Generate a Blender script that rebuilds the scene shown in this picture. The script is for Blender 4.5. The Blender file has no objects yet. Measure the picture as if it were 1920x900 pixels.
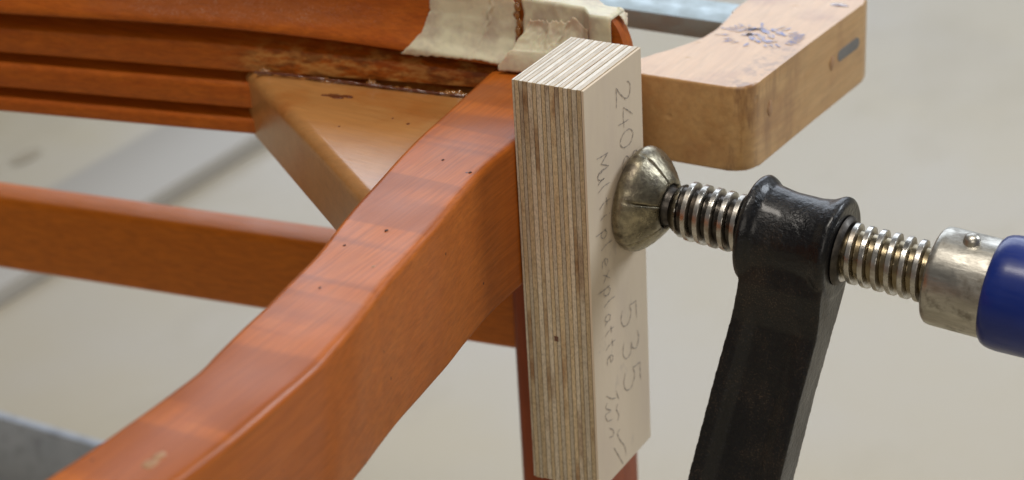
import bpy, bmesh, math, random
from mathutils import Vector, Matrix, noise
random.seed(7)
S = bpy.context.scene
COL = S.collection
PI = math.pi

# ------------------------------------------------------------------ camera
# metres; x runs along the thickness of the plywood block, y along its depth, z up
yaw, pitch, roll = -0.54311, 0.46346, -0.05888
f = Vector((math.sin(yaw)*math.cos(pitch), math.cos(yaw)*math.cos(pitch), -math.sin(pitch)))
r = Vector((math.cos(yaw), -math.sin(yaw), 0)); u = r.cross(f)
r2 = math.cos(roll)*r + math.sin(roll)*u; u2 = -math.sin(roll)*r + math.cos(roll)*u
cd = bpy.data.cameras.new('camera'); cam = bpy.data.objects.new('camera', cd); COL.objects.link(cam)
cam.matrix_world = Matrix(((r2.x, u2.x, -f.x, 0.32891), (r2.y, u2.y, -f.y, -0.60090), (r2.z, u2.z, -f.z, 0.28349), (0, 0, 0, 1)))
cd.sensor_width = 36; cd.lens = 3.81836*36000/1920; cd.clip_start = 0.02; cd.clip_end = 60
cd.dof.use_dof = True; cd.dof.focus_distance = 0.750; cd.dof.aperture_fstop = 8.5; cd.dof.aperture_blades = 7
S.camera = cam

# ------------------------------------------------------------------ world and lamps
w = bpy.data.worlds.new('World'); S.world = w; w.use_nodes = True
bg = w.node_tree.nodes['Background']; bg.inputs[0].default_value = (0.84, 0.82, 0.80, 1); bg.inputs[1].default_value = 0.15
def area(name, loc, target, sx, sy, power, col):
    d = bpy.data.lights.new(name, 'AREA'); d.shape = 'RECTANGLE'; d.size = sx; d.size_y = sy; d.energy = power; d.color = col
    o = bpy.data.objects.new(name, d); COL.objects.link(o); o.location = loc
    o.rotation_euler = (Vector(target)-Vector(loc)).to_track_quat('-Z', 'Y').to_euler(); return o
area('window_light', (-1.3, 2.9, 1.35), (0, 0, -.1), 2.6, 1.9, 47, (0.80, 0.88, 1.0))
area('side_window_light', (1.75, 2.1, 1.5), (0, 0, -.1), .9, 1.1, 50, (0.84, 0.91, 1.0))
area('ceiling_light', (0.2, -0.3, 2.3), (0, 0, 0), 1.4, 0.4, 36, (1.0, 0.93, 0.84))
area('front_fill_light', (1.3, -2.3, 1.2), (0, 0, -.1), 1.8, 1.2, 14, (1.0, 0.91, 0.80))
S.view_settings.view_transform = 'Standard'; S.view_settings.look = 'None'
S.view_settings.exposure = 0.0; S.view_settings.gamma = 1.0; S.view_settings.use_curve_mapping = False

# ------------------------------------------------------------------ material helpers
class M:
    def __init__(s, name):
        s.m = bpy.data.materials.new(name); s.m.use_nodes = True; s.t = s.m.node_tree; s.n = s.t.nodes
        s.p = s.n['Principled BSDF']; s.tc = s.n.new('ShaderNodeTexCoord').outputs['Object']; s.h = None
    def link(s, a, b): s.t.links.new(a, b)
    def map(s, scale, loc=(0, 0, 0), rot=(0, 0, 0)):
        n = s.n.new('ShaderNodeMapping'); n.inputs['Scale'].default_value = scale; n.inputs['Location'].default_value = loc
        n.inputs['Rotation'].default_value = rot; s.link(s.tc, n.inputs['Vector']); return n.outputs[0]
    def noise(s, vec, scale=1, detail=4, rough=.55, dist=0):
        n = s.n.new('ShaderNodeTexNoise'); n.inputs['Scale'].default_value = scale; n.inputs['Detail'].default_value = detail
        n.inputs['Roughness'].default_value = rough; n.inputs['Distortion'].default_value = dist; s.link(vec, n.inputs['Vector']); return n.outputs['Fac']
    def voro(s, vec, scale=1):
        n = s.n.new('ShaderNodeTexVoronoi'); n.inputs['Scale'].default_value = scale; s.link(vec, n.inputs['Vector']); return n.outputs['Distance']
    def ramp(s, fac, stops):
        n = s.n.new('ShaderNodeValToRGB'); e = n.color_ramp.elements
        while len(e) < len(stops): e.new(.5)
        for k, (p, c) in enumerate(stops):
            e[k].position = p; e[k].color = (c, c, c, 1) if isinstance(c, (int, float)) else (*c, 1)
        s.link(fac, n.inputs[0]); return n.outputs[0]
    def mix(s, fac, a, b, mode='MIX'):
        n = s.n.new('ShaderNodeMix'); n.data_type = 'RGBA'; n.blend_type = mode
        for i, v in ((0, fac), (6, a), (7, b)):
            if isinstance(v, (int, float)): n.inputs[i].default_value = v if i == 0 else (v, v, v, 1)
            elif isinstance(v, tuple): n.inputs[i].default_value = (*v, 1)
            else: s.link(v, n.inputs[i])
        return n.outputs[2]
    def math(s, op, a, b=0.0):
        n = s.n.new('ShaderNodeMath'); n.operation = op
        for i, v in enumerate((a, b)):
            if isinstance(v, (int, float)): n.inputs[i].default_value = v
            else: s.link(v, n.inputs[i])
        return n.outputs[0]
    def bump(s, h, dist, strength=1.0):
        n = s.n.new('ShaderNodeBump'); n.inputs['Distance'].default_value = dist; n.inputs['Strength'].default_value = strength
        s.link(h, n.inputs['Height'])
        if s.h is not None: s.link(s.h, n.inputs['Normal'])
        s.h = n.outputs[0]; s.link(s.h, s.p.inputs['Normal'])
    def set(s, **k):
        for a, v in k.items():
            i = s.p.inputs[a.replace('_', ' ')]
            if isinstance(v, tuple): i.default_value = (*v, 1)
            elif isinstance(v, (int, float)): i.default_value = v
            else: s.link(v, i)
        return s

def stained(name, axis, hi=(.40, .120, .030), lo=(.27, .066, .012), bands=0.0, coat=.30, rough=.42, pits=True, crough=.34, patch=0):
    m = M(name)
    sc = [60, 60, 60]; sc[axis] = 7
    g = m.noise(m.map(sc), 4, 6, .62, .3)
    big = m.noise(m.map((9, 9, 9)), 1.6, 3)
    col = m.mix(m.ramp(g, [(.3, 0.0), (.72, 1.0)]), lo, hi)
    col = m.mix(m.ramp(big, [(.3, .55), (.7, 0.0)]), col, lo, 'MIX')
    fs = [560, 560, 560]; fs[axis] = 22
    fine = m.noise(m.map(fs), 1.5, 3, .7)
    col = m.mix(.5, col, m.ramp(fine, [(.28, .45), (.62, 1.12)]), 'MULTIPLY')
    if bands:
        bs = [6, 6, 6]; bs[axis] = 70
        b = m.noise(m.map(bs, (3, 1, 2), (0, 0, .25)), .7, 2, .4, .6)
        ge = m.n.new('ShaderNodeNewGeometry'); sn = m.n.new('ShaderNodeSeparateXYZ'); m.link(ge.outputs['Normal'], sn.inputs[0])
        topf = m.ramp(sn.outputs[2], [(.5, .22), (.9, 1.0)])      # planer marks are deeper on the upper face
        col = m.mix(m.math('MULTIPLY', m.math('MULTIPLY', m.ramp(b, [(.46, 0.0), (.53, 1.0)]), topf), bands), col, (.24, .058, .012)); bandh = b
    if patch:
        sx = m.n.new('ShaderNodeSeparateXYZ'); m.link(m.tc, sx.inputs[0])
        def win(o_, a0, a1, b1, b0):
            mr = m.n.new('ShaderNodeMapRange'); m.link(o_, mr.inputs[0]); mr.inputs[1].default_value = a0; mr.inputs[2].default_value = a1
            m2 = m.n.new('ShaderNodeMapRange'); m.link(o_, m2.inputs[0]); m2.inputs[1].default_value = b0; m2.inputs[2].default_value = b1
            return m.math('MULTIPLY', mr.outputs[0], m2.outputs[0])
        # hide glue washed over the moulding beside the corner block
        reg = m.math('MULTIPLY', win(sx.outputs[0], -.135, -.112, -.015, .0), win(sx.outputs[2], .408, .414, .424, .431))
        b = m.noise(m.map((70, 90, 240), (1.7, .2, .6)), 1.5, 5, .65)
        col = m.mix(m.math('MULTIPLY', reg, m.ramp(b, [(.45, 0.0), (.58, .75)])), col, (.56, .27, .07))
        b2 = m.noise(m.map((60, 90, 160), (4.7, 2.2, 1.6)), 1.5, 5, .65)
        col = m.mix(m.math('MULTIPLY', reg, m.ramp(b2, [(.50, 0.0), (.60, .7)])), col, (.14, .040, .006))
        # dust lying in the hollow above
        reg = m.math('MULTIPLY', win(sx.outputs[0], -.205, -.165, -.095, -.050), win(sx.outputs[2], .4375, .4405, .446, .450))
        d1 = m.noise(m.map((2600, 2600, 2600)), 1, 2, .6); d0 = m.noise(m.map((160, 160, 260)), 1, 3)
        col = m.mix(m.math('MULTIPLY', reg, .45), col, (.26, .085, .030))
        col = m.mix(m.math('MULTIPLY', reg, m.math('MULTIPLY', m.ramp(d1, [(.60, 0.0), (.68, .65)]), m.ramp(d0, [(.40, .2), (.6, 1.0)]))), col, (.62, .48, .40))
    if pits:
        v = m.voro(m.map((150, 150, 150), (.3, .1, .2)), .55)
        d = m.ramp(v, [(.035, 1.0), (.055, 0.0)])
        col = m.mix(d, col, (.05, .012, .005))
    rr = m.noise(m.map((40, 40, 40)), 1.2, 4)
    m.set(Base_Color=col, Roughness=m.ramp(rr, [(.3, rough-.06), (.7, rough+.10)]), Coat_Weight=coat, Coat_Roughness=crough, Specular_IOR_Level=.18)
    m.bump(fine, .00010); m.bump(big, .0002, .3)
    if bands: m.bump(bandh, .0004, .5)
    dust = m.noise(m.map((900, 900, 900)), 1, 2); m.bump(dust, .00005, .6)
    return m.m

MW_leg = stained('stained_beech_leg', 1, hi=(.54, .150, .018), lo=(.44, .108, .011), bands=.50, crough=.24, rough=.45, coat=.34)
MW_rail = stained('stained_beech_rail', 0, hi=(.46, .116, .008), lo=(.35, .074, .005), pits=False, patch=1, crough=.22, coat=.4)
MW_str = stained('stained_beech_stretcher', 0, hi=(.60, .165, .009), lo=(.52, .135, .007), pits=False, coat=.25)
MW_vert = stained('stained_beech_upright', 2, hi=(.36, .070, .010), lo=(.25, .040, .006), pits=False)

def wood_plain(name, hi, lo, axis=1, rough=.5, coat=.2, dirt=None, stain=.5):
    m = M(name); sc = [45, 45, 45]; sc[axis] = 6
    g = m.noise(m.map(sc), 4, 6, .6, .5)
    col = m.mix(m.ramp(g, [(.3, 0.0), (.7, 1.0)]), lo, hi)
    big = m.noise(m.map((22, 22, 22)), 1.5, 4)
    if dirt: col = m.mix(m.ramp(big, [(.52, 0.0), (.72, stain)]), col, dirt)
    fs = [500, 500, 500]; fs[axis] = 50
    fine = m.noise(m.map(fs), 1, 3, .7)
    col = m.mix(.3, col, m.ramp(fine, [(.3, .45), (.6, 1.0)]), 'MULTIPLY')
    m.set(Base_Color=col, Roughness=rough, Coat_Weight=coat, Coat_Roughness=.3)
    m.bump(fine, .0001); m.bump(big, .0008, .5)
    return m
m = wood_plain('glued_corner_beech', (.50, .24, .075), (.44, .195, .055), 0, .30, .7, (.40, .13, .022), .7)
MW_corner = m.m
m = wood_plain('clamp_jaw_beech', (.60, .36, .15), (.52, .28, .10), 1, .40, .45, (.36, .16, .055), .8)
v = m.voro(m.map((70, 70, 70), (.4, .2, .7)), .8); m.bump(m.ramp(v, [(.03, 0.0), (.10, 1.0)]), .0004, .6)
src = m.p.inputs['Base Color'].links[0].from_socket
st = m.noise(m.map((110, 110, 26), (3, 1, 2)), 1.4, 5, .65); sx = m.n.new('ShaderNodeSeparateXYZ'); m.link(m.tc, sx.inputs[0])
cmask = m.math('MULTIPLY', m.ramp(m.math('ABSOLUTE', m.math('SUBTRACT', sx.outputs[0], .021)), [(.003, 1.0), (.009, 0.0)]), m.ramp(sx.outputs[1], [(0.0, 1.0), (.001, 0.0)]))
m.set(Base_Color=m.mix(m.math('MULTIPLY', m.ramp(st, [(.46, 0.0), (.60, .75)]), cmask), src, (.20, .085, .03)))
MW_jaw = m.m

def ply(name, a, b, end_lit, dark):
    m = M(name)
    rnd = m.n.new('ShaderNodeObjectInfo').outputs['Random']
    off = m.n.new('ShaderNodeCombineXYZ'); m.link(m.math('MULTIPLY', rnd, 31.0), off.inputs[0]); m.link(m.math('MULTIPLY', rnd, 17.0), off.inputs[1]); m.link(m.math('MULTIPLY', rnd, 7.0), off.inputs[2])
    add = m.n.new('ShaderNodeVectorMath'); add.operation = 'ADD'; m.link(m.tc, add.inputs[0]); m.link(off.outputs[0], add.inputs[1])
    m.tc = add.outputs[0]
    g = m.noise(m.map((260, 260, 22)), 2, 5, .65)
    col = m.mix(m.ramp(g, [(.3, 0.0), (.7, 1.0)]), b, a)
    blot = m.noise(m.map((30, 30, 16)), 1.6, 4)
    col = m.mix(m.ramp(blot, [(.56, 0.0), (.66, .8)]), col, dark)
    tone = m.ramp(m.math('FRACT', m.math('MULTIPLY', rnd, 7.3)), [(0.0, .78), (1.0, 1.06)]); col = m.mix(1.0, col, tone, 'MULTIPLY')
    pores = m.noise(m.map((1500, 1500, 700)), 1, 2, .7)
    col = m.mix(.55, col, m.ramp(pores, [(.32, .35), (.58, 1.0)]), 'MULTIPLY')
    # sawn end-grain faces; paler colour paints in the bright light on the top
    geo = m.n.new('ShaderNodeNewGeometry'); tr = m.n.new('ShaderNodeVectorTransform'); tr.vector_type = 'NORMAL'; tr.convert_from = 'WORLD'; tr.convert_to = 'OBJECT'
    m.link(geo.outputs['True Normal'], tr.inputs[0]); sp = m.n.new('ShaderNodeSeparateXYZ'); m.link(tr.outputs[0], sp.inputs[0])
    top = m.ramp(m.math('ABSOLUTE', sp.outputs[2]), [(.7, 0.0), (.9, 1.0)])
    end_lit_tex = m.mix(.5, end_lit, m.ramp(m.noise(m.map((300, 60, 300)), 2, 4, .7), [(.3, .55), (.6, 1.0)]), 'MULTIPLY')
    col = m.mix(top, col, end_lit_tex)
    m.set(Base_Color=col, Roughness=.62, Specular_IOR_Level=.35); m.bump(g, .00018); m.bump(pores, .00008)
    return m.m
MP_a = ply('birch_ply_cross_grain', (.76, .66, .50), (.64, .54, .40), (.86, .83, .76), (.42, .29, .18))
MP_b = ply('birch_ply_long_grain', (.76, .60, .38), (.62, .47, .28), (.68, .62, .53), (.34, .17, .07))
m = M('birch_face_veneer')
g = m.noise(m.map((80, 90, 9)), 2.5, 5, .6, .4); b = m.noise(m.map((30, 30, 14)), 1.2, 3)
col = m.mix(m.ramp(g, [(.3, 0.0), (.7, 1.0)]), (.72, .60, .45), (.74, .62, .47))
col = m.mix(m.ramp(b, [(.5, 0.0), (.75, .5)]), col, (.62, .50, .41))
gr = m.noise(m.map((60, 60, 35), (5, 2, 1)), 1.4, 4, .7); col = m.mix(m.ramp(gr, [(.62, 0.0), (.75, .35)]), col, (.30, .27, .27))
m.set(Base_Color=col, Roughness=.6, Specular_IOR_Level=.3); m.bump(g, .0001); MP_face = m.m
m = M('dark_glue_line'); m.set(Base_Color=(.085, .050, .032), Roughness=.8); M_glueline = m.m
m = M('pencil_graphite'); n_ = m.noise(m.map((2600, 2600, 2600)), 1, 2); m.set(Base_Color=m.mix(m.ramp(n_, [(.38, 0.0), (.58, 1.0)]), (.17, .15, .145), (.52, .44, .36)), Roughness=.45); M_pencil = m.m
m = M('blue_stamp_ink'); n_ = m.noise(m.map((800, 800, 800)), 1, 3); m.set(Base_Color=m.mix(m.ramp(n_, [(.45, 0.0), (.56, 1.0)]), (.12, .17, .42), (.50, .36, .26)), Roughness=.5, Coat_Weight=.3); M_ink = m.m

def metal(name, col, col2, rough, scale=300, bmp=.0002, streak=(1, 1, 1), dark=None, metallic=1.0):
    m = M(name); a = m.noise(m.map(tuple(scale*k for k in streak)), 1, 5, .65)
    c = m.mix(m.ramp(a, [(.35, 0.0), (.65, 1.0)]), col2, col)
    b = m.noise(m.map((70, 70, 70), (1, 2, 3)), 1.5, 5, .65)
    if dark: c = m.mix(m.ramp(b, [(.52, 0.0), (.66, .85)]), c, dark)
    m.set(Base_Color=c, Metallic=metallic, Roughness=m.ramp(b, [(.35, rough), (.7, min(1, rough+.25))])); m.bump(a, bmp); return m.m
MM_pad = metal('worn_plated_pad_steel', (.40, .355, .25), (.21, .185, .135), .22, 350, .0003, dark=(.09, .075, .06))
MM_thread = metal('polished_thread_steel', (.62, .60, .56), (.46, .44, .40), .20, 300, .00012, dark=(.26, .21, .15))
MM_collar = metal('brushed_nickel_collar', (.58, .56, .50), (.42, .40, .35), .30, 260, .00015, (.4, 1.6, 1.6), dark=(.20, .18, .15))
def grease(mat, r0, r1, col):
    t = mat.node_tree; n = t.nodes; p = n['Principled BSDF']; src = p.inputs['Base Color'].links[0].from_socket
    tc = n.new('ShaderNodeTexCoord'); sx = n.new('ShaderNodeSeparateXYZ'); t.links.new(tc.outputs['Object'], sx.inputs[0])
    cb = n.new('ShaderNodeCombineXYZ'); t.links.new(sx.outputs[1], cb.inputs[1]); t.links.new(sx.outputs[2], cb.inputs[2])
    ln = n.new('ShaderNodeVectorMath'); ln.operation = 'LENGTH'; t.links.new(cb.outputs[0], ln.inputs[0])
    mr = n.new('ShaderNodeMapRange'); t.links.new(ln.outputs['Value'], mr.inputs[0])
    mr.inputs[1].default_value = r0; mr.inputs[2].default_value = r1; mr.inputs[3].default_value = .92; mr.inputs[4].default_value = 0
    gx = n.new('ShaderNodeMapRange'); t.links.new(sx.outputs[0], gx.inputs[0]); gx.inputs[1].default_value = .05; gx.inputs[2].default_value = .10
    gm = n.new('ShaderNodeMix'); gm.data_type = 'RGBA'; t.links.new(gx.outputs[0], gm.inputs[0]); gm.inputs[6].default_value = (*col, 1); gm.inputs[7].default_value = (.23, .18, .10, 1)
    mx = n.new('ShaderNodeMix'); mx.data_type = 'RGBA'; t.links.new(mr.outputs[0], mx.inputs[0]); t.links.new(src, mx.inputs[6]); t.links.new(gm.outputs[2], mx.inputs[7])
    t.links.new(mx.outputs[2], p.inputs['Base Color'])
grease(MM_thread, .0093, .0107, (.045, .036, .028))
MM_dark = metal('oily_dark_steel', (.10, .09, .08), (.05, .045, .04), .35, 300, .0002)
MM_bar = metal('bright_rolled_steel', (.44, .50, .51), (.40, .46, .47), .45, 60, .00002, (.2, 2, 2))
MM_grey = metal('scuffed_grey_steel', (.40, .44, .50), (.34, .38, .44), .45, 30, .0001, dark=(.24, .26, .30), metallic=.15)
MM_pin = metal('dull_steel_pin', (.24, .235, .23), (.18, .175, .17), .5, 60, .0001, metallic=.3)
m = M('black_lacquered_cast_iron')
a = m.noise(m.map((420, 420, 420)), 1, 4, .6); b = m.noise(m.map((60, 60, 30), (2, 1, 0)), 1, 5, .65)
spk = m.noise(m.map((1500, 1500, 1500)), 1, 2, .6)
c = m.mix(m.ramp(b, [(.50, 0.0), (.70, .8)]), (.004, .004, .005), (.018, .012, .008))
c = m.mix(m.math('MULTIPLY', m.ramp(spk, [(.56, 0.0), (.68, .9)]), m.ramp(b, [(.42, 0.0), (.62, 1.0)])), c, (.06, .042, .028))
m.set(Base_Color=c, Roughness=m.ramp(b, [(.35, .26), (.65, .52)]), Specular_IOR_Level=.3, Coat_Weight=.3, Coat_Roughness=.16); m.bump(a, .0009, .7); m.bump(b, .0010, .5); M_black = m.m
m = M('glossy_blue_lacquer'); b = m.noise(m.map((50, 50, 50)), 1, 4)
m.set(Base_Color=m.mix(m.ramp(b, [(.4, 0.0), (.7, 1.0)]), (.004, .019, .165), (.007, .026, .20)), Roughness=m.ramp(m.noise(m.map((60, 500, 500)), 1, 4, .7), [(.35, .30), (.65, .52)]), Specular_IOR_Level=.3, Coat_Weight=.4, Coat_Roughness=.20); m.bump(b, .0006, .4); M_blue = m.m
m = M('masking_tape_crepe')
a = m.noise(m.map((90, 500, 120)), 1.2, 4, .6); b = m.noise(m.map((70, 70, 70), (3, 3, 0)), 1, 4, .6)
c = m.mix(m.ramp(b, [(.40, 0.0), (.58, 1.0)]), (.60, .45, .33), (.82, .67, .47))
c = m.mix(.3, c, m.ramp(a, [(.3, .7), (.6, 1.0)]), 'MULTIPLY')
m.set(Base_Color=c, Roughness=.5, Coat_Weight=.25, Coat_Roughness=.35, Subsurface_Weight=.25, Subsurface_Scale=.003); m.bump(a, .00005); m.bump(b, .0002, .3); M_tape = m.m
m = M('amber_hide_glue'); m.set(Base_Color=(.50, .22, .05), Roughness=.08, Transmission_Weight=.55, IOR=1.5, Coat_Weight=1.0, Coat_Roughness=.05)
a = m.noise(m.map((300, 300, 300)), 1, 3); m.bump(a, .0008, .6); M_bead = m.m
m = M('dark_dried_glue'); a = m.noise(m.map((300, 300, 300)), 1, 3); m.set(Base_Color=(.12, .035, .015), Roughness=.15, Coat_Weight=1.0); m.bump(a, .0008); M_dglue = m.m

m = M('plywood_bench_floor')
a = m.noise(m.map((1.6, 1.6, 1.6), (2.3, 1, 0)), 1.3, 4, .6); b = m.noise(m.map((5, 3, 5), (1, 5, 0)), 1, 5, .6)
c = m.mix(m.ramp(a, [(.35, 0.0), (.65, 1.0)]), (.42, .36, .235), (.43, .39, .315))
c = m.mix(m.ramp(b, [(.52, 0.0), (.72, .55)]), c, (.32, .265, .165))
k = m.n.new('ShaderNodeTexNoise'); k.inputs['Scale'].default_value = 900; m.link(m.tc, k.inputs['Vector'])
m.set(Base_Color=c, Roughness=.40, Specular_IOR_Level=.6); m.bump(k.outputs['Fac'], .0002); M_floor = m.m
m = M('pale_grey_plank'); a = m.noise(m.map((14, 3, 8)), 1, 4); m.set(Base_Color=m.mix(a, (.38, .355, .315), (.41, .39, .35)), Roughness=.5); M_plank = m.m
m = M('dark_knot'); a = m.noise(m.map((160, 160, 160)), 1, 3); m.set(Base_Color=m.mix(a, (.24, .11, .045), (.54, .33, .18)), Roughness=.6); M_knot = m.m
m = M('dark_pit'); m.set(Base_Color=(.06, .020, .010), Roughness=.6); M_pit = m.m
m = M('floor_stain'); m.set(Base_Color=(.33, .28, .20), Roughness=.6); M_stain = m.m

# ------------------------------------------------------------------ geometry helpers
MW = {}
def thing(name, label, cat, loc=(0, 0, 0), rot=None, group=None):
    o = bpy.data.objects.new(name, None); o.empty_display_size = .02; COL.objects.link(o)
    mw = Matrix.Translation(loc)
    if rot is not None: mw = mw @ rot.to_4x4()
    o.matrix_world = mw; MW[o] = mw
    o['label'] = label; o['category'] = cat
    if group: o['group'] = group
    return o
def obj(name, bm, mat, parent=None, local=False, smooth=40, label=None, kind=None, recalc=True):
    if recalc: bmesh.ops.recalc_face_normals(bm, faces=bm.faces[:])
    me = bpy.data.meshes.new(name); bm.to_mesh(me); bm.free()
    o = bpy.data.objects.new(name, me); COL.objects.link(o)
    mw = MW.get(parent, Matrix())
    if parent is not None:
        o.parent = parent
        if not local: me.transform(mw.inverted())
    MW[o] = mw
    for mm in (mat if isinstance(mat, (list, tuple)) else [mat]): me.materials.append(mm)
    if smooth:
        me.shade_smooth(); me.set_sharp_from_angle(angle=math.radians(smooth))
    for p_ in me.polygons:
        if len(p_.vertices) > 4: p_.use_smooth = False
    if label: o['label'] = label
    if kind: o['kind'] = kind
    return o
def box(bm, x0, x1, y0, y1, z0, z1, bev=0, seg=2):
    g = bmesh.ops.create_cube(bm, size=1); vs = g['verts']
    for v in vs: v.co = Vector(((x0+x1)/2+v.co.x*(x1-x0), (y0+y1)/2+v.co.y*(y1-y0), (z0+z1)/2+v.co.z*(z1-z0)))
    if bev:
        es = list({e for v in vs for e in v.link_edges})
        bmesh.ops.bevel(bm, geom=es, offset=bev, segments=seg, profile=.6, affect='EDGES')
def loft(bm, rings, closed=True, caps=True):
    R = [[bm.verts.new(p) for p in ring] for ring in rings]; n = len(R[0])
    for a, b in zip(R, R[1:]):
        for i in range(n if closed else n-1): bm.faces.new((a[i], a[(i+1) % n], b[(i+1) % n], b[i]))
    if caps and closed: bm.faces.new(R[0][::-1]); bm.faces.new(R[-1])
    return R
def lathe_x(bm, prof, seg=64, mod=None, c=(0, 0)):
    rings = []
    for x, rr in prof:
        ring = []
        for k in range(seg):
            a = 2*PI*k/seg; q = rr*(mod(x, a) if mod else 1); ring.append((x, c[0]+q*math.cos(a), c[1]+q*math.sin(a)))
        rings.append(ring)
    return loft(bm, rings)
def rrect(x0, x1, z0, z1, rad, seg=4):
    pts = []
    for cx, cz, a0 in ((x1-rad, z1-rad, 0), (x0+rad, z1-rad, PI/2), (x0+rad, z0+rad, PI), (x1-rad, z0+rad, 1.5*PI)):
        for k in range(seg+1):
            a = a0+PI/2*k/seg; pts.append((cx+rad*math.cos(a), cz+rad*math.sin(a)))
    return pts
def cr(pts, n=6):
    out = []; P = [Vector(p) for p in pts]; P = [P[0]*2-P[1]]+P+[P[-1]*2-P[-2]]
    for i in range(1, len(P)-2):
        a, b, c, d = P[i-1:i+3]
        for k in range(n):
            t = k/n; out.append(.5*((2*b)+(c-a)*t+(2*a-5*b+4*c-d)*t*t+(3*b-a-3*c+d)*t**3))
    out.append(P[-2]); return out
def interp(tab, t):
    if t <= tab[0][0]: return tab[0][1]
    for (a, va), (b, vb) in zip(tab, tab[1:]):
        if t <= b:
            s = (t-a)/(b-a); return va+(vb-va)*s
    return tab[-1][1]
def smooth_tab(tab):
    return [(p.x, p.y) for p in cr([(a, b) for a, b in tab], 8)]
def stroke(bm, pts, place, width, n=5):
    """a thin ribbon of graphite or ink lying on a surface; place(a, b) -> 3D point"""
    P = cr(pts, n); m_ = len(P)
    L, Rr = [], []
    for i, p in enumerate(P):
        t = (P[min(i+1, m_-1)]-P[max(i-1, 0)])
        if t.length == 0: t = Vector((1, 0))
        t.normalize(); nn = Vector((-t.y, t.x))
        wv = width*(.75+.35*math.sin(i*1.7+pts[0][0]*900))*(.5 if i in (0, m_-1) else 1)
        L.append(bm.verts.new(place(*(p+nn*wv/2)))); Rr.append(bm.verts.new(place(*(p-nn*wv/2))))
    for i in range(m_-1): bm.faces.new((L[i], L[i+1], Rr[i+1], Rr[i]))
def blob(bm, c, sx, sy, sz, seed=0, sub=3):
    g = bmesh.ops.create_icosphere(bm, subdivisions=sub, radius=1)
    for v in g['verts']:
        k = 1+.35*noise.noise(v.co*1.6+Vector((seed, seed*2, 0)))
        v.co = Vector((c[0]+v.co.x*sx*k, c[1]+v.co.y*sy*k, c[2]+v.co.z*sz*k))

# ------------------------------------------------------------------ floor
FZ = -.45
bm = bmesh.new(); vs = [bm.verts.new(p) for p in ((-9, -5, FZ), (6, -5, FZ), (6, 9, FZ), (-9, 9, FZ))]; bm.faces.new(vs)
obj('floor', bm, M_floor, smooth=0, kind='structure', recalc=False)
for name, (x, y), (sx, sy), lab in (('knot_mark', (-.9171, .6238), (.008, .018), 'small brown knot mark on the pale floor at far left above the stretcher'),
                              ('knot_mark', (-.4006, .4202), (.010, .013), 'small dark knot mark on the pale floor beneath the curved leg')):
    bm = bmesh.new(); N = 20
    vs = [bm.verts.new((x+sx*math.cos(2*PI*k/N)*(1+.25*math.sin(3*k)), y+sy*math.sin(2*PI*k/N), FZ+.0015)) for k in range(N)]; bm.faces.new(vs)
    o = obj(name, bm, M_stain, smooth=0); o['kind'] = 'structure'
t = thing('plank', 'pale grey plank lying on the floor behind the chair stretcher', 'plank', (-.78, .5, FZ))
bm = bmesh.new(); box(bm, -.83, -.735, -.2, 2.2, FZ, FZ+.016, .003); 
for v in bm.verts: v.co.x += (v.co.y-.5)*.03
obj('board', bm, M_plank, t)

# grey steel angle lying on the floor at lower left
t = thing('steel_angle_bar', 'scuffed grey steel angle bar standing on the floor at lower left', 'steel bar', (-.51, .21, FZ))
bm = bmesh.new(); box(bm, -.95, -.30, .199, .205, FZ+.001, -.392, .0012)
obj('upright_flange', bm, MM_grey, t)
bm = bmesh.new(); box(bm, -.95, -.30, .2055, .26, FZ+.001, FZ+.007, .0012)
obj('foot_flange', bm, MM_grey, t)

# ------------------------------------------------------------------ chair frame
chair = thing('chair', 'orange-brown stained wooden chair frame with curved leg, grooved rail and taped joint', 'chair', (-.06, .08, FZ))
# curved leg, running towards the camera and bending to the right
RX = smooth_tab([(-.46, -.030), (-.36, -.014), (-.30, -.006), (-.2368, -.0034), (-.205, -.0026), (-.1729, -.0036), (-.1592, -.0052), (-.1407, -.0083), (-.1304, -.0106), (-.1092, -.0150), (-.0842, -.0194), (-.0656, -.0224), (-.0416, -.0272), (-.019, -.0301), (0, -.0305), (.03, -.0310), (.066, -.0315)])
LX = smooth_tab([(-.46, -.070), (-.36, -.053), (-.30, -.043), (-.2548, -.0393), (-.2296, -.0376), (-.190, -.0365), (-.1759, -.0384), (-.1415, -.0429), (-.1076, -.0481), (-.0795, -.0548), (-.0615, -.0586), (-.0155, -.0674), (.0295, -.0727), (.066, -.077)])
BZ = smooth_tab([(-.46, -.088), (-.30, -.083), (-.20, -.081), (-.14, -.0825), (-.10, -.0850), (-.04, -.0875), (0, -.0880), (.066, -.086)])
bm = bmesh.new(); rings = []; N = 110
for i in range(N+1):
    y = -.46+(.066+.46)*i/N; x0, x1, z0 = interp(LX, y), interp(RX, y), interp(BZ, y)
    pr = rrect(x0, x1, z0, -.026, .0032, 4)
    sk = .0020*math.exp(-((y+.13)/.08)**2)
    rings.append([(px-sk*max(0, (-.03-pz))/.055, y, pz+(.0004*noise.noise(Vector((px*60, y*40, 0))))) for px, pz in pr])
loft(bm, rings); obj('curved_leg', bm, MW_leg, chair, smooth=60)
# small dents and a filled knot on the leg
bm = bmesh.new(); blob(bm, (-.0160, -.2310, -.0261), .0016, .0024, .00045, 3)
obj('knot', bm, M_knot, chair, label='small brown knot on top of the curved leg')
bm = bmesh.new(); blob(bm, (-.0158, -.2355, -.0261), .0020, .0026, .00045, 8); obj('filler_spot', bm, M_knot, chair, label='pale spot of filler beside the knot')

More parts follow.
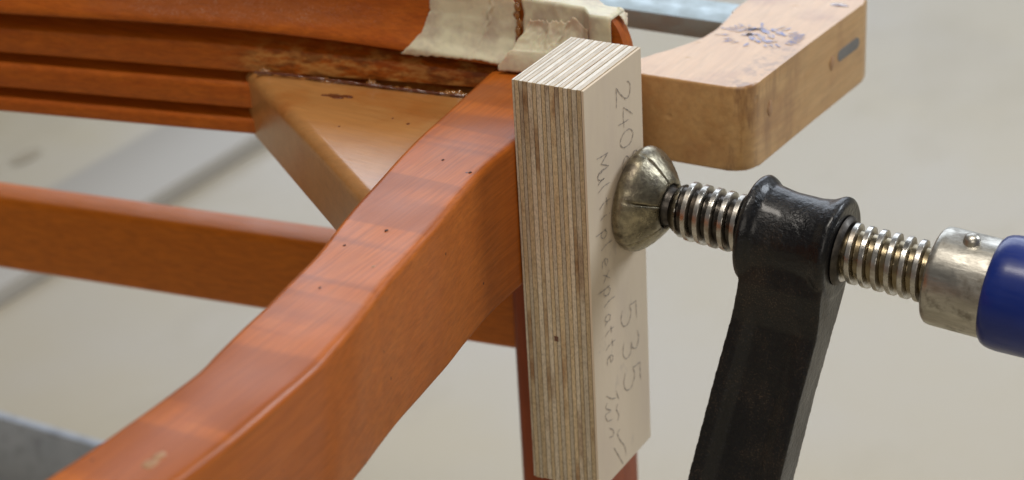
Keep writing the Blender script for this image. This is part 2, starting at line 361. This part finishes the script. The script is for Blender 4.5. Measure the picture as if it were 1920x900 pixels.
for k, (x, y, s_) in enumerate(((-.0349, -.0818, .0006), (-.0419, -.0973, .0005), (-.0325, -.0290, .0006), (-.0475, -.0235, .0005), (-.0240, -.1067, .0006), (-.0319, -.1267, .0005))):
    bm = bmesh.new(); blob(bm, (x, y, -.0260), s_, s_*1.5, .00025, k+40, 2); obj('pit', bm, M_knot if k == 4 else M_pit, chair)

# moulded rail
PY = smooth_tab([(-.60, -.058), (-.45, -.022), (-.38, -.004), (-.306, .0116), (-.24, .0244), (-.1745, .0375), (-.12, .0505), (-.065, .0630), (-.03, .0680), (-.008, .0700)])
prof = [(-.022, -.063), (-.0012, -.063), (0, -.0618), (0, -.0580), (-.0005, -.0568), (-.0016, -.0560), (-.0040, -.0553), (-.0075, -.0545), (-.0092, -.0536), (-.0092, -.0522), (-.0080, -.0514), (-.0012, -.0511),
        (-.0005, -.0503), (-.0005, -.0418), (-.0010, -.0404), (-.0022, -.0395), (-.0050, -.0388), (-.0086, -.0380), (-.0098, -.0372), (-.0098, -.0358), (-.0086, -.0350), (-.0020, -.0346), (-.0012, -.0336), (-.0012, -.0246), (-.0017, -.0232), (-.0030, -.0223), (-.0058, -.0216),
        (-.0092, -.0209), (-.0104, -.0201), (-.0104, -.0180), (-.0090, -.0168), (-.0010, -.0160), (.0008, -.0148), (.0009, -.0134), (.0000, -.0116), (-.0022, -.0090), (-.0044, -.0046), (-.0056, .0004), (-.0060, .0080), (-.0068, .0100), (-.0085, .0106)]
def ztop(x):
    z = .0106-.010*max(0, min(1, (x+.20)/.17))**1.4
    if x > -.0345: z = min(z, -.0235+.0275*max(0, 1-((x+.0345)/.0168)**2.5)**.4)
    return z
KT = smooth_tab([(-.34, 0), (-.28, .0004), (-.23, .0010), (-.19, .0008), (-.15, -.0012), (-.11, -.0048), (-.07, -.0088), (-.03, -.0100)])
KZ = [(-.036, 0), (-.016, 1), (-.008, 1), (.004, .6), (.0106, 0)]
def warp(x, z): return z+interp(KT, x)*interp(KZ, z)      # the upper moulding dips towards the joint
def rail_ring(x, off=0.0, pr=prof, back=-.022):
    y = interp(PY, x); dy = (interp(PY, x+.004)-interp(PY, x-.004))/.008; nn = Vector((dy, -1)).normalized()
    zt = ztop(x); out = []
    thick = back if x < -.20 else back+.008*min(1, (x+.20)/.12)+(.005*min(1, (x+.045)/.02) if x > -.045 else 0)
    for n_, z in list(pr)+[(thick+.0015, .0106), (thick, .009)]:
        if n_ == back and pr is prof: n_ = thick
        if x > -.036 and n_ > thick+.001: n_ = n_*max(0, (-.031-x)/.005) if x < -.031 else 0
        k = n_+off; zz = min(warp(x, z), zt if n_ > thick+.001 else zt-.0015)
        out.append((x+nn.x*k, y+nn.y*k, zz))
    return out
bm = bmesh.new(); xs = [-.60+.5635*i/90 for i in range(91)]+[-.0345+.0166*math.sin(PI/2*i/14) for i in range(1, 15)]
loft(bm, [rail_ring(x) for x in xs]); rail = obj('seat_rail', bm, MW_rail, chair, smooth=35)

# corner block glued into the angle
bm = bmesh.new()
tri = [(-.186, .0395), (-.0640, -.0515), (-.0640, .0575), (-.120, .0465)]
def cbz(x, y): return -.0335-.0045*max(0, min(1, (x+.17)/.08))*max(0, min(1, (y+.02)/.07))
bot = [bm.verts.new((x, y, -.0635)) for x, y in tri]; top = [bm.verts.new((x, y, cbz(x, y))) for x, y in tri]
bm.faces.new(top); bm.faces.new(bot[::-1])
for i in range(4): bm.faces.new((bot[i], bot[(i+1) % 4], top[(i+1) % 4], top[i]))
outer = [e for e in bm.edges if {e.verts[0].co.to_tuple(3)[:2], e.verts[1].co.to_tuple(3)[:2]} == {top[0].co.to_tuple(3)[:2], top[1].co.to_tuple(3)[:2]} and e.verts[0].co.z > -.05]
bmesh.ops.bevel(bm, geom=outer, offset=.0060, segments=8, profile=.5, affect='EDGES')
obj('corner_block', bm, MW_corner, chair, smooth=50)
# glue squeezed out along the seam
seam = [(-.1765, .0345), (-.150, .0405), (-.125, .0460), (-.100, .0520), (-.080, .0565)]
def seamp(t):
    k = t*(len(seam)-1); i = min(int(k), len(seam)-2); s = k-i
    return (seam[i][0]*(1-s)+seam[i+1][0]*s, seam[i][1]*(1-s)+seam[i+1][1]*s)
bm = bmesh.new()
path = [seamp(i/60) for i in range(61)]; rings = []
for i, (x, y) in enumerate(path):
    rr = .0006+.0007*noise.noise(Vector((i*.35, 3, 1)))
    rings.append([(x, y+rr*1.1*math.cos(a), cbz(x, y)+.001+rr*math.sin(a)) for a in [2*PI*k/10 for k in range(10)]])
loft(bm, rings); obj('glue_line', bm, M_dglue, chair, smooth=80, label='dark dried glue line along the seam above the corner block')
rg = random.Random(11)
for k, (ta, tb, hh) in enumerate(((.0, .07, .0017), (.20, .38, .0008), (.46, .53, .0019), (.55, .74, .0011), (.76, .97, .0017))):
    bm = bmesh.new(); rings = []; n_ = 40
    for i in range(n_+1):
        q = i/n_; x, y = seamp(ta+(tb-ta)*q); e = math.sin(PI*q)**.5+.02
        h1 = hh*e*(.75+.7*noise.noise(Vector((q*7+k*5, k, 2)))); w1 = (.0016+.0016*abs(noise.noise(Vector((q*6+k*3, 4, k)))))*e
        rings.append([(x, y+.0012+(w1 if math.cos(a) < 0 else .0008)*math.cos(a), cbz(x, y)-.0001+max(0, math.sin(a))*h1*2-(.0003 if math.sin(a) < 0 else 0)) for a in [2*PI*j/14 for j in range(14)]])
    loft(bm, rings); obj('glue_smear', bm, M_bead, chair, smooth=80, label='glossy amber glue smear squeezed out of the seam')
bm = bmesh.new(); blob(bm, (-0.1330, 0.0300, -0.0349), .0042, .0022, .00028, 5); blob(bm, (-0.1285, 0.0322, -0.0351), .0030, .0012, .00025, 9); blob(bm, (-0.1375, 0.0290, -0.0347), .0016, .0010, .0002, 12)
obj('glue_stain', bm, M_dglue, chair, label='dark reddish glue stain on the corner block')
for k, (x, y, s_) in enumerate(((-.0905, .0190, .0009), (-.0990, .0210, .0005), (-.1130, .0035, .0006))):
    bm = bmesh.new(); blob(bm, (x, y, cbz(x, y)), s_, s_*1.3, .0004, k+20, 2); obj('speck', bm, M_dglue, chair)

# stretcher and standing leg
bm = bmesh.new(); rings = []
for i in range(31):
    x = -.62+(-.076+.62)*i/30; y = .080+(x+.08)*.128+.012*((x+.08)/.3)**2*0
    rings.append([(x, y+a, b-.0) for a, b in rrect(0, .020, -.170, -.1300, .0035, 4)])
loft(bm, rings); obj('stretcher', bm, MW_str, chair, smooth=60)
bm = bmesh.new(); box(bm, -.0805, -.0355, .0725, .105, FZ+.001, -.0645, .004, 3)
obj('upright_leg', bm, MW_vert, chair, smooth=60)

# ------------------------------------------------------------------ masking tape (each torn strip stuck on the joint)
def rail_face(x, z):
    """outer surface of the rail where the tape bridges its mouldings"""
    y = interp(PY, x); dy = (interp(PY, x+.004)-interp(PY, x-.004))/.008; nn = Vector((dy, -1)).normalized()
    z_in = z; z = min(.0105, z-interp(KT, x)*min(1, max(0, interp(KZ, z+.006))))
    n_ = interp([(-.030, .0002), (-.0235, -.0006), (-.0200, .0002), (-.0170, .0008), (-.0150, .0012), (-.0130, .0012), (-.0095, -.0016), (-.0046, -.0040), (.0004, -.0052), (.0085, -.0056)], z)
    if x > -.037: n_ = n_+(.0008-n_)*min(1, (x+.037)/.005)
    return x+nn.x*n_, y+nn.y*n_, z_in
def sheet(name, fn, nu, nv, thick=.00014, lab=None, par=None):
    bm = bmesh.new(); V = [[bm.verts.new(fn(i/nu, j/nv)) for j in range(nv+1)] for i in range(nu+1)]
    for i in range(nu):
        for j in range(nv): bm.faces.new((V[i][j], V[i+1][j], V[i+1][j+1], V[i][j+1]))
    o = obj(name, bm, M_tape, par, smooth=180, label=lab)
    so = o.modifiers.new('thick', 'SOLIDIFY'); so.thickness = thick; so.offset = 1
    return o
def nz(a, b, s=1.0, k=0): return noise.noise(Vector((a*s, b*s, k)))
tape = thing('masking_tape', 'torn cream masking tape wrapped over the joint of rail and curved leg', 'masking tape', (-.07, .065, -.01))
def t1(a, b):
    zt = ztop(-.08)+.0006; z0 = -.0205-.0015*a+.0012*nz(a*4, 1, 1, 2)+.0006*nz(a*23, 1, 1, 2)+.0003*nz(a*70, 1, 1, 5)
    z = z0+(zt-z0)*b
    xl = interp([(-.026, -.1155), (-.0205, -.1130), (-.0165, -.1085), (-.0110, -.1040), (-.004, -.1015), (.012, -.1000)], z)+.0008*nz(b*14, 5)
    xr = -.0655+.002*nz(b*8, 7)
    x = xl+(xr-xl)*a; X, Y, Z = rail_face(x, z)
    lift = .0006+.0002*abs(nz(a*6, b*6, 1, 4))+.0007*max(0, 1-abs(a-.62-.12*b)/.02)+.0005*max(0, .12-b)/.12*abs(nz(a*11, 2, 1, 3))
    return (X, Y-lift, Z)
sheet('left_strip', t1, 60, 40, par=tape)
def t2(a, b):
    xl, xr = -.0625+.0015*nz(b*7, 9), -.0232
    x = xl+(xr-xl)*a; zt = ztop(x)+.0007; s = b*.048
    Lf = zt+.020
    if s < Lf: z = -.020+s; X, Y, Z = rail_face(x, z); Y -= .0008+.00025*abs(nz(a*7, b*7, 1, 8))+.0006*max(0, 1-abs(a-.45+.2*b)/.03)
    else:
        X, Y, Z = rail_face(x, zt); d = s-Lf; Z = zt+.0004; Y += min(d, .012)-.0009
        if d > .012: Z -= d-.012; Y += .0006
    return (X, Y, Z)
sheet('right_strip', t2, 40, 60, par=tape)
def t3(a, b):
    x = -.0590-.0100*min(1, b*1.1)+(.026+.010*b)*a+.0010*nz(b*6, 2); w_ = (.0004*nz(a*6, b*4, 1, 6)+.0009*max(0, 1-abs(a-.3-.3*b)/.05)*(1-b)+.0008*max(0, 1-abs(a-.62+.2*b)/.04)*(1-b)+.0002*nz(a*14, b*12, 1, 9))*(1 if b < .5 else .5)
    if b < .55:
        k = b/.55; z = -.004+.0040*nz(a*5, 3, 1, 2)+.0016*nz(a*21, 3, 1, 7)-(.0120+.0040*nz(a*5, 3, 1, 2))*k; X, Y, Z = rail_face(x, z); return (X, Y-.0018-.0025*k*k-w_, Z+w_)
    k = (b-.55)/.45; ang = k*PI/2*.95
    X, Y, Z = rail_face(x, -.016)
    return (X-.001*k, Y-.0043-.0020*math.sin(ang*.9)-.0006*k-w_*(1-k), -.016-.0092*(1-math.cos(ang))**.8+w_*(1-k)+.0006*abs(nz(a*14, 3))*k)
sheet('corner_flap', t3, 60, 40, par=tape)
# glue in the gap between the strips
bm = bmesh.new()
for k in range(5):
    z = -.010+k*.0035; X, Y, Z = rail_face(-.0640+.0005*math.sin(k*2), z); blob(bm, (X, Y-.0016, Z), .0012+.0004*math.sin(k*3), .0012, .0022, k)
obj('glue_drip', bm, M_bead, tape, smooth=80)
# scrap of tape round the rail end
def t4(a, b):
    x = -.0240+.0040*a-.002*b; zt = ztop(x)
    return (x, interp(PY, x)+.006+.0045*b+.0008*nz(a*6, b*6), zt+.0007+.0012*abs(nz(a*5, b*5, 1, 3)))
sheet('end_scrap', t4, 20, 12, par=tape)

# ------------------------------------------------------------------ plywood block
T, D, H = .030, .0469, .1741
blk = thing('plywood_block', 'upright multi-layer birch plywood block with pencil writing, clamped between leg and clamp pad', 'plywood block', (-.015, .0235, -H))
NL = 17; gl = .00019; fv = .0009; core = (T-2*fv-(NL-1)*gl)/(NL-2)
x = -T; lines = []
for k in range(NL):
    th = fv if k in (0, NL-1) else core*(1+(.17*math.sin(k*2.3)+.08*math.sin(k*5.1) if 1 < k < NL-2 else 0))
    if k == NL-1: th = -x
    bm = bmesh.new(); box(bm, x, x+th, 0, D, -H+.0003*math.sin(k*5), 0+.00015*math.sin(k*3.1), .00012, 1)
    # tiny irregularities along the sawn edge
    obj('veneer_layer', bm, MP_face if k == NL-1 else (MP_a if k % 2 == 0 else MP_b), blk, smooth=30)
    x += th
    if k < NL-1: lines.append(x); x += gl
bm = bmesh.new()
for lx in lines: box(bm, lx, lx+gl, .00012, D-.00012, -H+.0004, -.0004)
obj('glue_joints', bm, M_glueline, blk, smooth=0, kind='stuff')
bm = bmesh.new(); box(bm, -.0172, -.0154, -.0002, .0006, -.1080, -.1058, .0001, 1); obj('splinter_hole', bm, M_dglue, blk, smooth=0, label='tiny dark hole in the edge of the plywood')
GL = {  # single-stroke letters, upright, unit height
 '2': [[(.05, .80), (.25, 1.0), (.60, .95), (.68, .70), (.40, .35), (.0, .02)], [(.0, .02), (.35, .03), (.75, .0)]],
 '4': [[(.50, 1.0), (.25, .70), (.0, .38)], [(.0, .38), (.40, .36), (.75, .40)], [(.58, .70), (.55, .35), (.50, .0)]],
 '0': [[(.35, 1.0), (.08, .75), (.05, .30), (.32, .0), (.62, .25), (.64, .75), (.35, 1.0)]],
 '8': [[(.35, .52), (.10, .75), (.30, 1.0), (.58, .80), (.35, .52)], [(.35, .52), (.05, .25), (.30, .0), (.65, .22), (.35, .52)]],
 '5': [[(.75, 1.0), (.42, .97), (.12, .98)], [(.12, .98), (.10, .75), (.06, .55)], [(.06, .55), (.38, .64), (.66, .42), (.58, .12), (.28, .0), (.0, .10)]],
 '3': [[(.05, .92), (.35, 1.0), (.62, .82), (.48, .60), (.25, .53)], [(.25, .53), (.58, .48), (.66, .20), (.38, .0), (.0, .08)]],
 'M': [[(.0, .0), (.08, .5), (.12, 1.0)], [(.12, 1.0), (.28, .65), (.42, .35)], [(.42, .35), (.60, .70), (.78, 1.0)], [(.78, 1.0), (.80, .5), (.86, .0)]],
 'u': [[(.0, .62), (.04, .12), (.28, .02), (.46, .30), (.50, .60)], [(.50, .60), (.50, .25), (.60, .0)]],
 'l': [[(.15, 1.05), (.10, .5), (.20, .0)]], 't': [[(.22, 1.0), (.18, .4), (.32, .0)], [(.0, .62), (.2, .66), (.44, .68)]],
 'i': [[(.12, .60), (.10, .3), (.16, .0)], [(.14, .80), (.17, .84), (.19, .87)]],
 'p': [[(.08, .62), (.06, .1), (.0, -.50)], [(.06, .45), (.32, .66), (.50, .38), (.30, .05), (.06, .12)]],
 'e': [[(.02, .30), (.30, .36), (.46, .44), (.28, .64), (.04, .42), (.12, .06), (.48, .05)]],
 'x': [[(.0, .60), (.22, .3), (.46, .0)], [(.46, .62), (.2, .3), (.0, .0)]],
 'a': [[(.44, .55), (.18, .62), (.0, .30), (.18, .02), (.42, .30)], [(.44, .60), (.42, .25), (.54, .0)]]}
def write(txt, y0, z0, h, adv, lean=.0, jit=.3):
    # written down the block: letters' feet towards -y, reading towards -z
    out = []; r_ = random.Random(len(txt))
    for i, ch in enumerate(txt):
        k = h*(1+.12*r_.uniform(-1, 1)); dy = jit*.001*r_.uniform(-1, 1)
        out += [[(y0+dy+lean*i+b*k, z0-i*adv-a*k*.92) for a, b in st] for st in GL[ch]]
    return out
A = write('2408', .0255, -.0085, .0125, .0100, .0010)+write('535', .0235, -.1030, .0145, .0146, .0006, .6)+write('Multiplexplatte', .0085, -.0305, .0082, .0062, .00012)
B = [[(0.009, -0.1337), (0.0131, -0.1371), (0.0169, -0.1389)], [(0.0092, -0.137), (0.0082, -0.139), (0.0123, -0.1422), (0.0076, -0.1418), (0.0095, -0.1455), (0.0133, -0.1468)], [(0.0101, -0.1491), (0.0138, -0.1523), (0.0132, -0.1546), (0.0102, -0.1536)], [(0.0184, -0.1423), (0.017, -0.1442), (0.0189, -0.1482), (0.0175, -0.15)], [(0.0194, -0.1548), (0.0171, -0.156), (0.0199, -0.1611), (0.0232, -0.1654), (0.0238, -0.17)], [(0.0137, -0.1605), (0.0173, -0.1662), (0.0214, -0.1729)], [(0.0171, -0.1356), (0.0194, -0.1409)]]
bm = bmesh.new()
for s_ in A+B: stroke(bm, s_, lambda a, b: (.00018, a, b), .00050)
obj('pencil_writing', bm, M_pencil, blk, smooth=0, recalc=False)

# ------------------------------------------------------------------ screw clamp
al = math.radians(3.9); P0 = Vector((.0008, .037, -.0585))
clamp = thing('screw_clamp', 'black cast iron screw clamp with threaded spindle, metal swivel pad and blue handle', 'clamp', P0, Matrix.Rotation(al, 3, 'Y'))
def padmod(x, a):
    if x < .004: return 1
    k = (a/(2*PI)*6+.35) % 1; d = min(k, 1-k)*6
    dep = .085*math.exp(-(d/.10)**2)*min(1, (x-.004)/.004)
    return 1-dep+.012*math.sin(a*3+1)
bm = bmesh.new()
pp = [(-.0006, .004), (-.0006, .0188), (0, .0196), (.0012, .0206), (.0026, .0210), (.0042, .0209), (.0060, .0201), (.0080, .0187), (.0100, .0168), (.0118, .0148), (.0132, .0131), (.0144, .0115), (.0151, .0104), (.0153, .0096), (.0148, .0088), (.0120, .0082)]
lathe_x(bm, pp, 192, padmod); obj('swivel_pad', bm, MM_pad, clamp, True, 60)
bm = bmesh.new(); lathe_x(bm, [(.0115, .004), (.0125, .0078), (.0145, .0082), (.0160, .0074), (.0172, .0070), (.0185, .0080), (.0195, .0094), (.0200, .0080)], 48)
obj('ball_neck', bm, MM_dark, clamp, True, 50)
# helical trapezoid thread
pitch_, Ro, Ri = .00510, .0115, .0091
def tprof(ph):
    ph %= 1
    d = abs(ph-.5)*2                      # 0 on the crest, 1 in the root
    k = 1-max(0, min(1, (d-.34)/.32)); k = k*k*(3-2*k)
    return Ri+(Ro-Ri)*(k-.10*max(0, .22-d)/.22*0)-.0002*math.cos(d*PI)*0
bm = bmesh.new(); rings = []; nx = 900; x0, x1 = .0185, .1300
for i in range(nx+1):
    x = x0+(x1-x0)*i/nx; lim = .0088+max(0, (x-.0185))*.55
    rings.append([(x, min(lim, tprof(x/pitch_-k/56))*math.cos(2*PI*k/56), min(lim, tprof(x/pitch_-k/56))*math.sin(2*PI*k/56)) for k in range(56)])
loft(bm, rings); obj('threaded_spindle', bm, MM_thread, clamp, True, 35)
# cast arm: barrel, neck and I-section arm swung a little towards the viewer
bm = bmesh.new()
bar = [(.0500, .010), (.0497, .0178), (.0503, .0200), (.0520, .0211), (.0542, .0200), (.0562, .0182), (.064, .0170), (.074, .0170), (.0790, .0178), (.0812, .0190), (.0832, .0200), (.0850, .0198), (.0862, .0180), (.0858, .010)]
lathe_x(bm, bar, 48)
be = math.radians(15)
def armp(cx, w_, dep, z, rec):
    h, e = w_/2, .0055
    pts = [(-h, -dep), (-h+e, -dep), (-h+e+.0045, -dep+rec), (h-e-.0045, -dep+rec), (h-e, -dep), (h, -dep), (h, dep), (h-e, dep), (h-e-.002, dep-rec), (-h+e+.002, dep-rec), (-h+e, dep), (-h, dep)]
    R_ = Matrix.Rotation(-be, 3, 'X'); return [tuple(R_ @ Vector((cx+a, b, z))) for a, b in pts]
rings = []
for z, cx, w_, dep, rec in ((.0, .0695, .032, .0150, 0), (-.018, .0690, .0330, .0140, 0), (-.026, .0686, .0340, .0115, .0004), (-.034, .0680, .0346, .0098, .0018), (-.06, .0655, .0352, .0094, .0030), (-.10, .0625, .0362, .0094, .0030), (-.14, .0600, .0372, .0094, .0030), (-.20, .0570, .0385, .0094, .0030), (-.26, .0550, .0400, .0094, .0030)):
    rings.append(armp(cx, w_, dep, z, rec))
loft(bm, rings)
o = obj('cast_arm', bm, M_black, clamp, True, 0)
md = o.modifiers.new('cast', 'REMESH'); md.mode = 'VOXEL'; md.voxel_size = .0007; md.use_smooth_shade = True
md = o.modifiers.new('soften', 'SMOOTH'); md.factor = .5; md.iterations = 3
bm = bmesh.new(); lathe_x(bm, [(.0850, .0118), (.0864, .0134), (.0874, .0130), (.0884, .0118)], 40); lathe_x(bm, [(.0494, .0118), (.0484, .0134), (.0476, .0120)], 40)
obj('thread_bush', bm, MM_dark, clamp, True, 50)
# collar with pin, handle
bm = bmesh.new(); lathe_x(bm, [(0.1217, .010), (0.1217, .0160), (0.1221, .0172), (0.1231, .0181), (0.1247, .0184), (0.1517, .0184), (0.1522, .0150)], 96)
obj('handle_collar', bm, MM_collar, clamp, True, 40)
bm = bmesh.new()
ring = []
for z, rr in ((-.0215, .0004), (-.0212, .0018), (-.0200, .0026), (-.0180, .0028), (.0180, .0034), (.0192, .0030), (.0204, .0028), (.0211, .0014), (.0213, .0003)):
    ring.append([(.1345+rr*math.cos(2*PI*k/20), rr*math.sin(2*PI*k/20)*1.0, z) for k in range(20)])
loft(bm, ring); bm.transform(Matrix.Rotation(math.radians(8), 4, 'X')); obj('cross_pin', bm, MM_collar, clamp, True, 60)
bm = bmesh.new(); lathe_x(bm, [(0.1435, .0150), (0.1435, .0176), (0.1438, .0190), (0.1447, .0200), (0.1461, .0207), (0.1480, .0211), (0.1505, .0213), (.2300, .0190), (.2360, .0170), (.2390, .0120), (.2395, .004)], 96)
obj('handle', bm, M_blue, clamp, True, 50)

# ------------------------------------------------------------------ wooden clamp behind: jaw + steel bar
wc = thing('wooden_clamp', 'light beech wooden clamp jaw on a bright steel bar with faded blue stamp', 'clamp', (0, .14, -.068))
ZT, ZB = -.030, -.067
poly = [(-.040, .0880), (.0165, .0898), (.0205, .0903), (.0236, .0922), (.0255, .0955), (.0262, .1000), (.0290, .1500), (.0324, .1990), (.0320, .2040), (.0294, .2075), (.0252, .2090), (-.0150, .2090), (-.0162, .1846), (-.0176, .1760), (-.0172, .1690), (-.0138, .1600), (-.0138, .1465), (-.0150, .1358), (-.0168, .1270), (-.0200, .1225), (-.0238, .1165), (-.0258, .1116), (-.0275, .1045), (-.0310, .1010), (-.040, .1000)]
bm = bmesh.new(); vb = [bm.verts.new((a, b, ZB)) for a, b in poly]; vt = [bm.verts.new((a, b, ZT)) for a, b in poly]
bm.faces.new(vt); bm.faces.new(vb[::-1]); n_ = len(poly)
for i in range(n_): bm.faces.new((vb[i], vb[(i+1) % n_], vt[(i+1) % n_], vt[i]))
es = [e for e in bm.edges if abs(e.verts[0].co.z-e.verts[1].co.z) < 1e-6]
bmesh.ops.bevel(bm, geom=es, offset=.0011, segments=3, profile=.5, affect='EDGES')
obj('jaw', bm, MW_jaw, wc, smooth=45)
bm = bmesh.new(); box(bm, -.42, -.0120, .163, .187, -.0425, -.0335, .0006, 2); obj('steel_bar', bm, MM_bar, wc, smooth=30)
# pin in the slot, knots on the right-hand side
def jx(y): return .0262+(y-.10)*.060
bm = bmesh.new(); 
pr = rrect(-.0105, .0105, -.0026, .0026, .0025, 5)
dirv = Vector((.0866, 1, 0)).normalized()
def onside(c, a, b, out): 
    p = Vector((jx(c[0]), c[0], c[1]))+dirv*a+Vector((0, 0, b))+Vector((1, -.0866, 0)).normalized()*out; return tuple(p)
loft(bm, [[onside((.184, -.0462), a, b, -.001) for a, b in pr], [onside((.184, -.0462), a, b, .0004) for a, b in pr]])
obj('steel_pin', bm, MM_pin, wc, smooth=40)
for (yy, zz, sy, sz) in ((.168, -.0468, .0022, .0030), (.1090, -.0455, .0020, .0032)):
    bm = bmesh.new(); blob(bm, (jx(yy), yy, zz), .0004, sy, sz, yy*50); obj('knot', bm, M_knot, wc, smooth=80)
bm = bmesh.new(); blob(bm, (.0235, .193, ZT), .0042, .0018, .0003, 2); obj('dent', bm, M_dglue, wc)
# blue stamp: a ring of feathery marks round a letter-like centre
bm = bmesh.new(); rnd = random.Random(3); cx, cy = .0065, .146
for k in range(34):
    a = 2*PI*k/34; r0, r1 = .78+.1*rnd.random(), 1.05+.25*rnd.random()
    p = [(cx+.0125*rr*math.cos(a)*1.25, cy+.0125*rr*math.sin(a)*.95) for rr in (r0, (r0+r1)/2, r1)]
    if rnd.random() < .8: stroke(bm, p, lambda a_, b_: (a_, b_, ZT+.00018), .0014, 2)
for pts in ([(-.010, .004), (-.004, .007), (.002, .004), (.006, -.001)], [(-.008, -.002), (-.001, .001), (.004, -.005), (.009, -.003)], [(.001, .009), (.006, .006), (.010, .004)], [(-.006, .001), (-.002, -.004), (.003, -.007)], [(-.012, .001), (-.007, .005), (-.001, .009)]):
    stroke(bm, [(cx+a, cy+b) for a, b in pts], lambda a_, b_: (a_, b_, ZT+.00020), .0028, 4)
obj('blue_stamp', bm, M_ink, wc, smooth=0, recalc=False)
